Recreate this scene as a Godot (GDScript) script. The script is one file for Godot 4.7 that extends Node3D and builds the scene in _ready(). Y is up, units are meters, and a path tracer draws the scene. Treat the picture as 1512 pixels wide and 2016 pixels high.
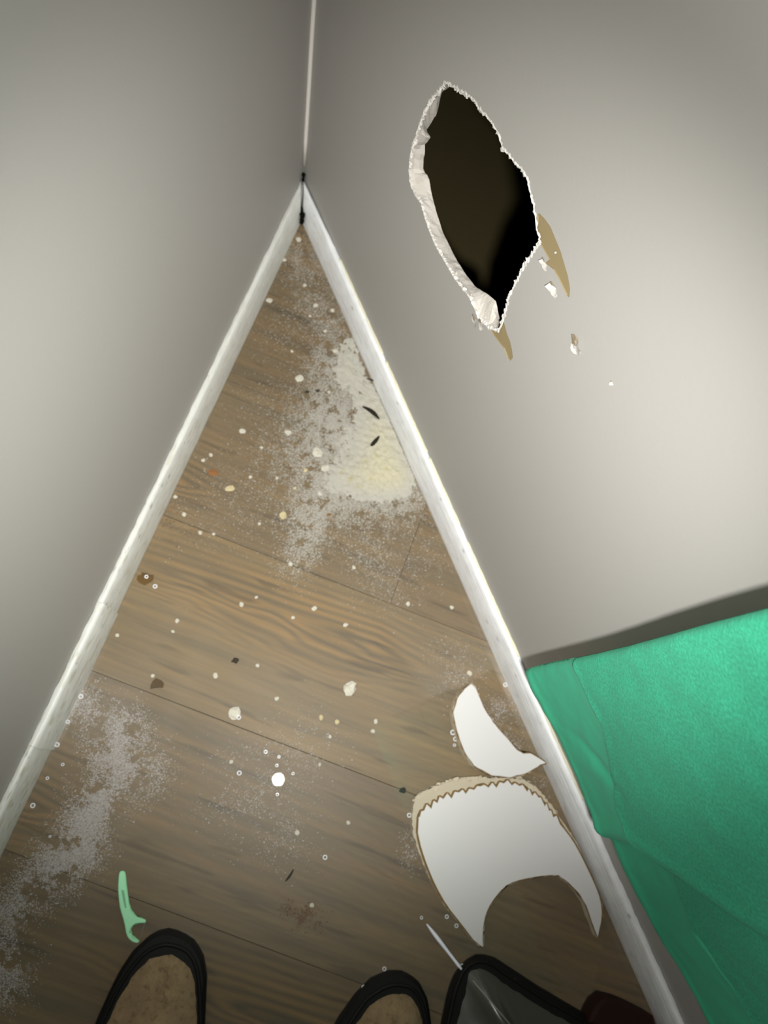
extends Node3D
# A flooded room corner seen from above: two baseboards meet in a sharp corner, a broken hole in the right wall,
# plaster pieces on the wet wood floor, a green towel hanging on the right wall, shoes at the near side.

const RW_CORNER := Vector3(0.01303, 0.0, -0.70917)      # where the two wall faces meet, on the floor
const ALONG_L := Vector3(-0.32894, 0.0, 0.94435)        # along the left wall, away from the corner
const ALONG_R := Vector3(0.38722, 0.0, 0.92199)
const BOARD_H := 0.048
const BOARD_T := 0.0115
const WATER := 0.004
const PLANK_DIR := deg_to_rad(20.0)

var out_l := Vector3(-ALONG_L.z, 0, ALONG_L.x)        # out of the room, through the left wall
var out_r := Vector3(ALONG_R.z, 0, -ALONG_R.x)
var rng := RandomNumberGenerator.new()
var noise := FastNoiseLite.new()
var taken := {}

# ---------------------------------------------------------------- helpers
func numbered(n: String) -> String:
	if not taken.has(n):
		taken[n] = 0
		return n
	taken[n] += 1
	return "%s_%03d" % [n, taken[n]]

func tag(o: Node, label: String, category: String, group := "", kind := "") -> void:
	o.set_meta("label", label)
	if category != "": o.set_meta("category", category)
	if group != "": o.set_meta("group", group)
	if kind != "": o.set_meta("kind", kind)

func thing(called: String, label: String, category: String, at := Vector3.ZERO, group := "", kind := "") -> Node3D:
	var o := Node3D.new()
	o.name = numbered(called)
	o.position = at
	add_child(o, true)
	tag(o, label, category, group, kind)
	return o

func obj(called: String, mesh: Mesh, m: Material, parent: Node = self) -> MeshInstance3D:
	var o := MeshInstance3D.new()
	o.name = numbered(called) if parent == self else called
	o.mesh = mesh
	o.material_override = m
	parent.add_child(o, true)
	return o

func mat(n: String, c: Color, rough := 0.6, spec := 0.5) -> StandardMaterial3D:
	var m := StandardMaterial3D.new()
	m.resource_name = n
	m.albedo_color = c
	m.roughness = rough
	m.metallic_specular = spec
	return m

func pane(n: String, c: Color, alpha: float, spec: float) -> StandardMaterial3D:
	var m := mat(n, c, 0.0, spec)
	m.albedo_color.a = alpha
	m.transparency = BaseMaterial3D.TRANSPARENCY_ALPHA
	return m

func bumps(freq: float, seed_: int, strength: float, size := 512, octaves := 3) -> NoiseTexture2D:
	var t := NoiseTexture2D.new()
	var n := FastNoiseLite.new()
	n.seed = seed_
	n.frequency = freq
	n.fractal_octaves = octaves
	t.width = size
	t.height = size
	t.seamless = true
	t.noise = n
	t.as_normal_map = true
	t.bump_strength = strength
	return t

func pts(a: Array) -> PackedVector2Array:          # tenths of a millimetre to metres
	var p := PackedVector2Array()
	for i in range(0, a.size() - 1, 2):
		p.append(Vector2(a[i], a[i + 1]) * 0.0001)
	return p

func rows(a: Array, n: int) -> Array:
	var r := []
	for i in range(0, a.size() - n + 1, n):
		var e := []
		for k in n: e.append(a[i + k] * 0.0001)
		r.append(e)
	return r

func begin() -> SurfaceTool:
	var st := SurfaceTool.new()
	st.begin(Mesh.PRIMITIVE_TRIANGLES)
	return st

func tri(st: SurfaceTool, a: Vector3, b: Vector3, c: Vector3, outward: Vector3) -> void:
	if (c - a).cross(b - a).dot(outward) < 0.0:
		var t := b
		b = c
		c = t
	st.add_vertex(a); st.add_vertex(b); st.add_vertex(c)

func quad(st: SurfaceTool, a: Vector3, b: Vector3, c: Vector3, d: Vector3, outward: Vector3) -> void:
	tri(st, a, b, c, outward)
	tri(st, a, c, d, outward)

func done(st: SurfaceTool) -> ArrayMesh:
	st.generate_normals()
	return st.commit()

# a sheet over a grid of points; outward is the side that should face out
func sheet(st: SurfaceTool, nu: int, nv: int, at: Callable, outward: Vector3, colour = null) -> void:
	st.set_smooth_group(0)
	for i in nu:
		for j in nv:
			var p := [at.call(i, j), at.call(i + 1, j), at.call(i + 1, j + 1), at.call(i, j + 1)]
			var ij := [[i, j], [i + 1, j], [i + 1, j + 1], [i, j + 1]]
			for t in [[0, 1, 2], [0, 2, 3]]:
				var k: Array = t.duplicate()
				var a: Vector3 = p[k[0]]
				var b: Vector3 = p[k[1]]
				var c: Vector3 = p[k[2]]
				if (c - a).cross(b - a).dot(outward) < 0.0: k = [k[0], k[2], k[1]]
				for q in k:
					st.set_uv(Vector2(float(ij[q][0]) / nu, float(ij[q][1]) / nv))
					if colour != null: st.set_color(colour.call(ij[q][0], ij[q][1]))
					st.add_vertex(p[q])

# a flat outline in x and z, made solid from y0 to y1 with a bevelled top edge
func slab(poly: PackedVector2Array, y0: float, y1: float, bevel: float, uv = null) -> ArrayMesh:
	var st := begin()
	st.set_smooth_group(-1)
	var top := poly
	if bevel > 0.0:
		var inner := Geometry2D.offset_polygon(poly, -bevel)
		if inner.size() == 1: top = inner[0]
	for flat in [[top, y1, Vector3.UP], [poly, y0, Vector3.DOWN]]:
		var f: PackedVector2Array = flat[0]
		var ix := Geometry2D.triangulate_polygon(f)
		for k in range(0, ix.size(), 3):
			var v := []
			for q in 3: v.append(Vector3(f[ix[k + q]].x, flat[1], f[ix[k + q]].y))
			if uv != null:
				var a: Vector3 = v[0]
				var b: Vector3 = v[1]
				var c: Vector3 = v[2]
				if (c - a).cross(b - a).dot(flat[2]) < 0.0: v = [a, c, b]
				for p in v:
					st.set_uv(uv.call(p)); st.add_vertex(p)
			else:
				tri(st, v[0], v[1], v[2], flat[2])
	var turn := -1.0 if Geometry2D.is_polygon_clockwise(poly) else 1.0
	for i in poly.size():
		var a2 := poly[i]
		var b2 := poly[(i + 1) % poly.size()]
		var o2 := (b2 - a2).orthogonal() * turn * -1.0
		var out := Vector3(o2.x, 0, o2.y)
		var mid := (a2 + b2) * 0.5 + o2.normalized() * 0.00005
		if Geometry2D.is_point_in_polygon(mid, poly): out = -out
		var ya := y1 - (bevel if top != poly else 0.0)
		if uv != null: st.set_uv(uv.call(Vector3(a2.x, 0, a2.y)))
		quad(st, Vector3(a2.x, y0, a2.y), Vector3(b2.x, y0, b2.y), Vector3(b2.x, ya, b2.y), Vector3(a2.x, ya, a2.y), out)
	if top != poly:      # the bevel: each inner edge joins its nearest outer points
		for i in poly.size():
			var a2 := poly[i]
			var b2 := poly[(i + 1) % poly.size()]
			var ia := nearest(top, a2)
			var ib := nearest(top, b2)
			var ya := y1 - bevel
			tri(st, Vector3(a2.x, ya, a2.y), Vector3(b2.x, ya, b2.y), Vector3(ib.x, y1, ib.y), Vector3.UP)
			if ia != ib: tri(st, Vector3(a2.x, ya, a2.y), Vector3(ib.x, y1, ib.y), Vector3(ia.x, y1, ia.y), Vector3.UP)
	return done(st)

func nearest(poly: PackedVector2Array, p: Vector2) -> Vector2:
	var best := poly[0]
	for q in poly:
		if q.distance_squared_to(p) < best.distance_squared_to(p): best = q
	return best

# rings of points, joined and closed at both ends (points lie in x, y; z per ring)
func loft(rings: Array, cap := true) -> ArrayMesh:
	var st := begin()
	st.set_smooth_group(-1)
	var n: int = rings[0].size()
	for r in rings.size() - 1:
		for i in n:
			var a: Vector3 = rings[r][i]
			var b: Vector3 = rings[r][(i + 1) % n]
			var c: Vector3 = rings[r + 1][(i + 1) % n]
			var d: Vector3 = rings[r + 1][i]
			quad(st, a, b, c, d, ring_out(rings[r], i))
	if cap:
		for e in [[0, 1.0], [rings.size() - 1, -1.0]]:
			var flat := PackedVector2Array()
			for p in rings[e[0]]: flat.append(Vector2(p.x, p.y))
			var ix := Geometry2D.triangulate_polygon(flat)
			for k in range(0, ix.size(), 3):
				tri(st, rings[e[0]][ix[k]], rings[e[0]][ix[k + 1]], rings[e[0]][ix[k + 2]], Vector3(0, 0, e[1]))
	return done(st)

func ring_out(ring: Array, i: int) -> Vector3:
	var flat := PackedVector2Array()
	for p in ring: flat.append(Vector2(p.x, p.y))
	var a := flat[i]
	var b := flat[(i + 1) % flat.size()]
	var o := (b - a).orthogonal().normalized()
	if Geometry2D.is_point_in_polygon((a + b) * 0.5 + o * 0.00003, flat): o = -o
	return Vector3(o.x, o.y, 0)

# a tube of changing radius along a line
func tube(line: PackedVector3Array, radii: Array, sides := 8) -> ArrayMesh:
	var st := begin()
	st.set_smooth_group(0)
	var rings := []
	for i in line.size():
		var d := (line[mini(i + 1, line.size() - 1)] - line[maxi(i - 1, 0)]).normalized()
		var x := d.cross(Vector3.UP if absf(d.y) < 0.9 else Vector3.RIGHT).normalized()
		var y := x.cross(d)
		var r := []
		for k in sides:
			var t := TAU * k / sides
			r.append(line[i] + (x * cos(t) + y * sin(t)) * float(radii[mini(i, radii.size() - 1)]))
		rings.append(r)
	for i in rings.size() - 1:
		for k in sides:
			var k2 := (k + 1) % sides
			quad(st, rings[i][k], rings[i][k2], rings[i + 1][k2], rings[i + 1][k], rings[i][k] - line[i] + rings[i][k2] - line[i])
	for e in [0, rings.size() - 1]:
		var away := line[e] - line[1 if e == 0 else e - 1]
		for k in sides: tri(st, line[e], rings[e][k], rings[e][(k + 1) % sides], away)
	return done(st)

# a lumpy pebble
func lump(seed_: int, squash := 0.6, rough := 0.35, rings := 6, sides := 9) -> ArrayMesh:
	var st := begin()
	st.set_smooth_group(-1)
	var r := RandomNumberGenerator.new()
	r.seed = seed_
	var p := []
	for i in rings + 1:
		var row := []
		for k in sides:
			var la := PI * i / rings - PI / 2
			var lo := TAU * k / sides
			var s := 1.0 + r.randf_range(-rough, rough) * (1.0 if i > 0 and i < rings else 0.0)
			row.append(Vector3(cos(la) * cos(lo), sin(la) * squash + squash * 0.9, cos(la) * sin(lo)) * Vector3(s, 1.0 + (s - 1.0) * 0.5, s))
		p.append(row)
	for i in rings:
		for k in sides:
			var k2 := (k + 1) % sides
			quad(st, p[i][k], p[i][k2], p[i + 1][k2], p[i + 1][k], p[i][k] + p[i + 1][k2] - Vector3(0, squash * 1.8, 0))
	return done(st)

func box_mesh(size: Vector3) -> BoxMesh:
	var b := BoxMesh.new()
	b.size = size
	return b

func wall_basis(right: bool) -> Transform3D:       # x along the wall, y up, z: into the room (right), out of it (left)
	return Transform3D(Basis(ALONG_R, Vector3.UP, -out_r), RW_CORNER) if right else Transform3D(Basis(ALONG_L, Vector3.UP, out_l), RW_CORNER)

func inside_floor(p: Vector2) -> bool:             # on the floor between the two baseboards
	var d := Vector3(p.x, 0, p.y) - RW_CORNER
	return d.dot(out_l) < -BOARD_T and d.dot(out_r) < -BOARD_T

# ---------------------------------------------------------------- textures
func wood_image(seed_: int, knot: Vector2, tone: Color, bump: Image = null) -> Image:
	var w := 1400
	var h := 320
	var im := Image.create(w, h, false, Image.FORMAT_RGB8)
	var n := FastNoiseLite.new()
	n.seed = seed_
	n.frequency = 1.0
	n.fractal_octaves = 3
	var fine := FastNoiseLite.new()
	fine.seed = seed_ + 7
	fine.frequency = 1.0
	fine.fractal_octaves = 2
	for y in h:
		for x in w:
			var s := x / 1700.0
			var v := y / 1700.0
			var warp := n.get_noise_2d(s * 4.5, v * 16.0)
			var ds := s - knot.x
			var dv := v - knot.y + warp * 0.006
			var curve := absf(dv) * 26.0 - minf(ds, 0.03) * 1.7 + maxf(ds, 0.0) * 9.0        # arches that open to one side
			var cath := exp(-pow(dv / 0.034, 2.0)) * smoothstep(0.09, 0.0, ds) * smoothstep(-0.42, -0.1, ds)
			var ring := 0.5 + 0.5 * sin((sqrt(dv * dv * 900.0 + 0.012) - minf(ds, 0.05) * 1.5 + maxf(ds, 0.0) * 6.0 + warp * 0.22) * 24.0)
			var streak := fine.get_noise_2d(s * 5.0, v * 190.0)
			var broad := n.get_noise_2d(s * 3.0 + 40.0, v * 60.0)
			var l := 1.0 + streak * 0.05 + broad * 0.09 + (pow(ring, 0.6) - 0.7) * (0.03 + 0.20 * cath) + warp * 0.05
			var dark := smoothstep(0.34, 0.62, n.get_noise_2d(s * 6.0 + 11.0, v * 55.0 + 5.0)) * 0.16
			l = clampf(l - dark, 0.35, 1.35)
			var warm := clampf(cath * ring * 0.5 + broad * 0.25, -0.2, 0.5)
			var c := Color(tone.r * l * (1.0 + 0.13 * warm), tone.g * l, tone.b * l * (1.0 - 0.22 * warm))
			im.set_pixel(x, y, c)
	return im

func speckle_image(seed_: int, base: Color, amount: int, grow: bool) -> Image:
	var w := 1024
	var h := 128
	var im := Image.create(w, h, false, Image.FORMAT_RGB8)
	var n := FastNoiseLite.new()
	n.seed = seed_
	n.frequency = 1.0
	n.fractal_octaves = 2
	for y in h:
		for x in w:
			var l := 1.0 + 0.06 * n.get_noise_2d(x * 0.012, y * 0.22) + 0.035 * n.get_noise_2d(x * 0.05, y * 0.05)
			var dirt := smoothstep(0.25, 0.6, n.get_noise_2d(x * 0.03 + 90.0, y * 0.07)) * (x / float(w) if grow else 0.15)
			im.set_pixel(x, y, Color(base.r * l * (1.0 - 0.14 * dirt), base.g * l * (1.0 - 0.17 * dirt), base.b * l * (1.0 - 0.26 * dirt)))
	var r := RandomNumberGenerator.new()
	r.seed = seed_
	for k in amount:
		var cx := sqrt(r.randf()) * w if grow else r.randf() * w
		var cy := r.randf() * h
		var rad := r.randf_range(0.8, 2.6)
		var d := r.randf_range(0.5, 0.85)
		for yy in range(-4, 5):
			for xx in range(-5, 6):
				var px := int(cx) + xx
				var py := int(cy) + yy
				if px < 0 or py < 0 or px >= w or py >= h: continue
				var q := Vector2(xx * 0.6, yy).length() / rad
				if q < 1.0: im.set_pixel(px, py, im.get_pixel(px, py).lerp(Color(base.r * d, base.g * d, base.b * d * 0.95), (1.0 - q) * 0.7))
	return im

# ---------------------------------------------------------------- scene
func _ready() -> void:
	rng.seed = 20240
	noise.seed = 5
	noise.frequency = 1.0
	noise.fractal_octaves = 3

	var cam := Camera3D.new()
	cam.name = "camera"
	cam.transform = Transform3D(Basis(Vector3(0.98983, 0.14225, 0.00000), Vector3(-0.04250, 0.29574, -0.95432), Vector3(-0.13576, 0.94462, 0.29878)), Vector3(0, 0.87, 0))
	cam.fov = rad_to_deg(2.0 * atan(1008.0 / 1514.0))
	cam.near = 0.01
	add_child(cam)
	cam.current = true
	var optics := CameraAttributesPhysical.new()
	optics.frustum_focal_length = 12.0 / tan(atan(1008.0 / 1514.0))
	optics.exposure_aperture = 5.8
	optics.frustum_focus_distance = 0.55
	optics.frustum_near = 0.01
	optics.frustum_far = 100.0
	optics.exposure_multiplier = 1.0
	cam.attributes = optics

	var we := WorldEnvironment.new()
	we.name = "environment"
	var env := Environment.new()
	env.background_mode = Environment.BG_COLOR
	env.background_color = Color.BLACK
	env.tonemap_mode = Environment.TONE_MAPPER_LINEAR
	env.tonemap_exposure = 0.9
	env.sdfgi_enabled = true
	env.ssao_enabled = true
	env.ssil_enabled = true
	we.environment = env
	add_child(we)

	# the phone flash, beside the lens: the only light in the dark room
	var lamp_at := Vector3(0.024, 0.87, 0.054)
	var aim := Vector3(0.0655, -0.0000, -0.3324)
	var flash := SpotLight3D.new()
	flash.name = "phone_flash"
	flash.light_energy = 1.0
	flash.light_color = Color(1.0, 1.0, 0.985)
	flash.light_size = 0.010
	flash.spot_angle = 36.5
	flash.spot_angle_attenuation = 1.0
	flash.spot_range = 6.0
	flash.spot_attenuation = 2.0
	flash.shadow_enabled = true
	add_child(flash)
	flash.look_at_from_position(lamp_at, aim, Vector3.UP)
	var spill := OmniLight3D.new()
	spill.name = "phone_flash_spill"
	spill.light_energy = 0.15
	spill.light_color = flash.light_color
	spill.light_size = 0.010
	spill.omni_range = 6.0
	spill.omni_attenuation = 2.0
	spill.shadow_enabled = true
	spill.position = lamp_at
	add_child(spill)
	var lens := CylinderMesh.new()
	lens.top_radius = 0.007
	lens.bottom_radius = 0.007
	lens.height = 0.002
	lens.radial_segments = 24
	var lens_m := mat("flash_glow", Color(1, 1, 0.95), 0.4)
	lens_m.emission_enabled = true
	lens_m.emission = Color(1.0, 0.98, 0.93)
	lens_m.emission_energy_multiplier = 2.0
	var fl := obj("flash_lamp", lens, lens_m)
	tag(fl, "small round white flash lamp mirrored as the bright glint in the floor water", "lamp")
	fl.basis = Basis(flash.basis.x, flash.basis.z, -flash.basis.y)
	fl.position = lamp_at + flash.basis.z * 0.014

	build_room()
	build_baseboards()
	build_towel()
	build_shards()
	build_shoes()
	build_floor_things()
	build_dust()

# ---------------------------------------------------------------- room
func build_room() -> void:
	var paint := mat("wall_paint", Color(0.672, 0.660, 0.640), 0.55, 0.4)
	paint.normal_enabled = true
	paint.normal_texture = bumps(0.045, 3, 2.0)
	paint.normal_scale = 0.09
	paint.uv1_triplanar = true
	paint.uv1_scale = Vector3(9, 9, 9)
	var gypsum := mat("bare_gypsum", Color(0.78, 0.755, 0.72), 0.9, 0.2)
	gypsum.normal_enabled = true
	gypsum.normal_texture = bumps(0.08, 11, 6.0)
	gypsum.uv1_triplanar = true
	gypsum.uv1_scale = Vector3(30, 30, 30)
	var brown := mat("brown_board_paper", Color(0.575, 0.515, 0.385), 0.9, 0.2)

	# left wall: a solid slab
	var wl := thing("wall_left", "pale grey painted wall on the left of the corner", "wall", Vector3.ZERO, "", "structure")
	wl.transform = wall_basis(false)
	var slab_l := obj("plasterboard", box_mesh(Vector3(2.3, 2.45, 0.1)), paint, wl)
	slab_l.position = Vector3(1.15, 1.215, 0.05)

	# right wall: plasterboard with the broken hole and two places where the face paper is torn off
	var wr := thing("wall_right", "pale grey painted wall right of the corner with a broken oval hole", "wall", Vector3.ZERO, "", "structure")
	wr.transform = wall_basis(true)
	var board := CSGCombiner3D.new()
	board.name = "plasterboard"
	wr.add_child(board)
	var whole := CSGBox3D.new()
	whole.name = "sheet"
	whole.size = Vector3(2.3, 2.45, 0.0125)
	whole.position = Vector3(1.15, 1.215, -0.00625)
	whole.material = paint
	board.add_child(whole)
	var front := pts([2552,4312,2514,4279,2482,4241,2465,4193,2448,4145,2427,4099,2404,4054,2381,4009,2360,3963,2349,3913,2339,3863,2329,3814,2320,3764,2313,3713,2306,3663,2299,3613,2292,3562,2287,3512,2282,3462,2276,3411,2271,3361,2279,3311,2290,3261,2300,3212,2311,3162,2337,3119,2366,3077,2408,3059,2459,3057,2510,3055,2558,3070,2607,3085,2653,3067,2699,3046,2745,3025,2795,3014,2845,3005,2895,2997,2945,2990,2996,2986,3046,2983,3096,2992,3146,3000,3196,3008,3246,3017,3297,3023,3347,3029,3398,3035,3446,3048,3493,3067,3540,3087,3587,3106,3635,3121,3686,3122,3736,3123,3786,3117,3836,3107,3883,3111,3924,3140,3966,3169,4006,3201,4041,3237,4076,3274,4111,3311,4107,3355,4103,3398,4098,3442,4091,3485,4082,3528,4072,3571,4060,3613,4047,3655,4038,3697,4037,3741,4035,3785,4034,3829,4032,3873,4031,3917,4029,3960,4028,4004,4028,4048,4027,4092,4029,4136,4034,4179,4039,4223,4043,4266,4047,4310,4050,4354,4053,4398,4031,4423,3988,4432,3955,4460,3920,4487,3884,4513,3848,4538,3808,4555,3769,4574,3731,4597,3693,4614,3649,4609,3606,4603,3564,4589,3523,4574,3480,4565,3437,4556,3396,4541,3355,4526,3317,4537,3281,4562,3238,4562,3195,4558,3151,4551,3108,4542,3066,4532,3025,4516,2984,4501,2942,4492,2899,4500,2860,4480,2822,4460,2783,4439,2744,4418,2706,4397,2667,4376,2629,4355,2591,4333])
	var back := pts([2391,4102,2366,4062,2342,4022,2317,3982,2313,3936,2315,3889,2321,3842,2326,3796,2316,3750,2302,3705,2289,3660,2274,3616,2258,3572,2241,3528,2258,3512,2304,3522,2325,3512,2307,3469,2289,3425,2272,3382,2287,3337,2298,3292,2304,3245,2316,3200,2336,3158,2374,3159,2419,3174,2460,3175,2497,3145,2533,3115,2572,3090,2614,3068,2655,3046,2697,3024,2741,3009,2786,2995,2831,2982,2876,2968,2923,2965,2970,2963,3017,2961,3064,2959,3111,2958,3158,2965,3204,2973,3250,2981,3296,2990,3343,2998,3388,3012,3432,3027,3477,3041,3521,3056,3560,3082,3598,3110,3635,3139,3673,3167,3711,3195,3749,3222,3789,3247,3828,3268,3868,3243,3908,3218,3950,3197,3991,3175,4002,3191,4012,3215,4021,3248,4028,3288,4033,3335,4036,3391,4035,3454,4032,3524,4030,3602,4033,3690,4035,3785,4034,3829,4032,3873,4031,3917,4029,3960,4028,4004,4028,4048,4027,4092,4029,4136,4034,4179,4039,4223,4043,4266,4047,4310,4050,4354,4053,4398,4031,4423,3988,4432,3955,4460,3920,4487,3884,4513,3848,4538,3808,4555,3769,4574,3731,4597,3693,4614,3649,4609,3606,4603,3564,4589,3523,4574,3480,4565,3437,4556,3396,4541,3355,4526,3317,4537,3281,4562,3238,4562,3195,4558,3151,4551,3108,4542,3066,4532,3025,4516,2984,4501,2942,4492,2899,4500,2860,4480,2822,4460,2783,4439,2744,4418,2706,4397,2667,4376,2629,4355,2591,4333])
	var hole := CSGMesh3D.new()
	hole.name = "hole"
	var rings := []
	for r in [[0.004, 0.0, 0.0], [0.0, 0.0, 0.0006], [-0.004, 0.25, 0.0016], [-0.0085, 0.72, 0.0018], [-0.0125, 1.0, 0.001], [-0.018, 1.0, 0.001]]:
		var ring := []
		for i in front.size():
			var p := front[i].lerp(back[i], r[1])
			p += Vector2(rng.randf_range(-1, 1), rng.randf_range(-1, 1)) * r[2] * 0.5
			if r[0] > 0.0: p = front[i]
			ring.append(Vector3(p.x, p.y, r[0]))
		rings.append(ring)
	for i in front.size(): rings[0][i] = Vector3(rings[1][i].x, rings[1][i].y, 0.004)
	for i in front.size(): rings[5][i] = Vector3(rings[4][i].x, rings[4][i].y, -0.018)
	hole.mesh = loft(rings)
	hole.material = gypsum
	for tear in [pts([3925,4522,3930,4552,3997,4577,4076,4591,4157,4578,4246,4565,4334,4534,4410,4507,4481,4460,4513,4409,4490,4394,4424,4397,4341,4401,4274,4395,4190,4349,4203,4404,4136,4402,4069,4398,4012,4384,3971,4377,3965,4448,3947,4493]), pts([4116,3461,4198,3422,4269,3411,4332,3376,4378,3333,4371,3265,4331,3252,4250,3268,4180,3238,4081,3205,3997,3192,4046,3303])]:
		var cut := CSGMesh3D.new()
		cut.name = "torn_patch"
		var a := []
		var b := []
		for p in tear:
			a.append(Vector3(p.x, p.y, 0.002))
			b.append(Vector3(p.x, p.y, -0.0009))
		cut.mesh = loft([a, b])
		cut.operation = CSGShape3D.OPERATION_SUBTRACTION
		cut.material = brown
		board.add_child(cut, true)
	hole.operation = CSGShape3D.OPERATION_SUBTRACTION
	board.add_child(hole)

	# frayed face paper round the hole
	var fray := begin()
	fray.set_smooth_group(-1)
	var fine := PackedVector2Array()
	for i in front.size():
		for k in 3: fine.append(front[i].lerp(front[(i + 1) % front.size()], k / 3.0))
	var f_out := []
	var f_mid := []
	var f_in := []
	for i in fine.size():
		var d := (fine[(i + 1) % fine.size()] - fine[i - 1]).normalized()
		var o := d.orthogonal()
		if Geometry2D.is_point_in_polygon(fine[i] + o * 0.0015, front): o = -o
		var wide := 0.0008 + 0.0026 * maxf(0.0, noise.get_noise_2d(i * 0.37, 3.0) + 0.25)
		f_out.append(Vector3(fine[i].x + o.x * wide, fine[i].y + o.y * wide, 0.0001))
		var up := rng.randf_range(0.0002, 0.0011)
		f_mid.append(Vector3(fine[i].x + o.x * wide * 0.2, fine[i].y + o.y * wide * 0.2, up))
		var inn := rng.randf_range(0.0002, 0.0028)
		f_in.append(Vector3(fine[i].x - o.x * inn, fine[i].y - o.y * inn, rng.randf_range(-0.002, 0.0006)))
	for i in fine.size():
		var j := (i + 1) % fine.size()
		quad(fray, f_out[i], f_out[j], f_mid[j], f_mid[i], Vector3(0, 0, 1))
		quad(fray, f_mid[i], f_mid[j], f_in[j], f_in[i], Vector3(0, 0, 1))
	var edge := mat("frayed_paper", Color(0.83, 0.81, 0.785), 0.9, 0.2)
	obj("torn_edge", done(fray), edge, wr)
	# loose crumbs of gypsum on the torn edge, and small curled flakes of paint
	for i in range(0, front.size(), 2):
		if noise.get_noise_2d(i * 1.3, 9.0) < -0.12: continue
		var c := obj("gypsum_crumb", lump(400 + i, 0.5, 0.45, 4, 6), gypsum, wr)
		var p := front[i].lerp(back[i], rng.randf_range(0.0, 0.25))
		var s := rng.randf_range(0.0008, 0.0019)
		c.transform = Transform3D(Basis(Vector3(1, 0, 0), rng.randf() * TAU).scaled(Vector3(s, s, s)), Vector3(p.x, p.y, rng.randf_range(-0.004, 0.0)))
	var flakes := pts([4373,4283,4805,4219,3836,3016,3915,3093,4191,4327,5178,4386,4225,4515])
	for i in flakes.size():
		var st := begin()
		var size := [0.0055, 0.0075, 0.0055, 0.0055, 0.0042, 0.0018, 0.001][i] as float
		var turn := rng.randf() * TAU
		sheet(st, 5, 4, func(a, b):
			var x: float = (a / 5.0 - 0.5) * 2.0
			var y: float = (b / 4.0 - 0.5) * 1.5 * (1.0 - 0.5 * absf(x))
			var q := Vector2(x, y).rotated(turn) * size
			return Vector3(flakes[i].x + q.x, flakes[i].y + q.y, 0.0003 + size * 0.45 * maxf(0.0, x) * (1.0 + 0.6 * y) + size * 0.08 * sin(a * 2.1 + b)), Vector3(0, 0, 1))
		obj("paint_flake", done(st), edge, wr)
		var pit := obj("paint_chip_pit", lump(700 + i, 0.12, 0.4, 4, 8), mat("pit", Color(0.55, 0.5, 0.42), 0.9, 0.2), wr)
		pit.transform = Transform3D(Basis(Vector3(1, 0, 0), PI / 2).scaled(Vector3(size, size, size) * 0.55), Vector3(flakes[i].x - size * 0.7, flakes[i].y + size * 0.2, 0.0))

	# what the hole looks into: the back of the next room's board, dark paper
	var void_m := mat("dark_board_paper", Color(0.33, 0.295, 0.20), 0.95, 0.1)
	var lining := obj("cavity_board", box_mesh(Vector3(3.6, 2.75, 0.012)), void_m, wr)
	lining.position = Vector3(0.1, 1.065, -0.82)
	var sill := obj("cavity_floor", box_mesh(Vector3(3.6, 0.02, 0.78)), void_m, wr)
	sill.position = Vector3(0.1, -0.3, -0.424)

	# far side of the room, ceiling: not in view, they close the room
	var far_l := RW_CORNER + ALONG_L * 2.25
	var far_r := RW_CORNER + ALONG_R * 2.25
	var mid := (far_l + far_r) * 0.5
	var d := (far_r - far_l).normalized()
	var wb := obj("wall_back", box_mesh(Vector3(far_l.distance_to(far_r) + 0.1, 2.45, 0.1)), paint)
	wb.transform = Transform3D(Basis(d, Vector3.UP, d.cross(Vector3.UP)), mid + d.cross(Vector3.UP) * 0.05 + Vector3(0, 1.215, 0))
	tag(wb, "plain pale wall closing the room behind the camera", "wall", "", "structure")
	var tri_room := PackedVector2Array([Vector2(RW_CORNER.x, RW_CORNER.z), Vector2(far_r.x, far_r.z), Vector2(far_l.x, far_l.z)])
	var ceil_o := obj("ceiling", slab(tri_room, 2.42, 2.52, 0.0), mat("ceiling_paint", Color(0.85, 0.85, 0.84), 0.8))
	tag(ceil_o, "plain white ceiling over the corner", "ceiling", "", "structure")

	# corner bead of sealant where the walls meet
	var line := PackedVector3Array()
	for i in 60:
		var y := 0.075 + i * 0.04
		var wob := noise.get_noise_2d(i * 0.9, 70.0) * 0.0009
		line.append(RW_CORNER + (ALONG_L + ALONG_R).normalized() * 0.006 + ALONG_R * wob + Vector3(0, y, 0))
	var bead := obj("trim_1", tube(line, [0.0026], 8), mat("sealant", Color(0.90, 0.88, 0.85), 0.35, 0.5))
	tag(bead, "thin raised line of pale sealant running up the wall corner", "trim", "", "structure")

	# floor: vinyl planks with real joints
	var floor_n := thing("floor", "wet brown wood plank floor under shallow water between the baseboards", "floor", Vector3.ZERO, "", "structure")
	var along := Vector2(cos(PLANK_DIR), sin(PLANK_DIR))
	var across := Vector2(-along.y, along.x)
	var woods := []
	var knot := Vector2(0.0671,-0.1454)
	for k in 3:
		var kn: Vector2 = [Vector2(knot.x + 0.42, knot.y + 0.2), Vector2(0.62, 0.05), Vector2(0.2, 0.14)][k]
		var im := wood_image(21 + k, kn, [Color(0.47, 0.395, 0.275), Color(0.425, 0.355, 0.25), Color(0.445, 0.375, 0.27)][k])
		im.generate_mipmaps()
		var m := mat("wood_vinyl", Color.WHITE, 0.5, 0.4)
		m.albedo_texture = ImageTexture.create_from_image(im)
		woods.append(m)
	var ends := {-2: 0.0679, -1: -0.62, 0: 0.53, 1: -0.55, 2: 0.1, -3: -0.3, -4: 0.3, 3: -0.2, 4: 0.5}
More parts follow.
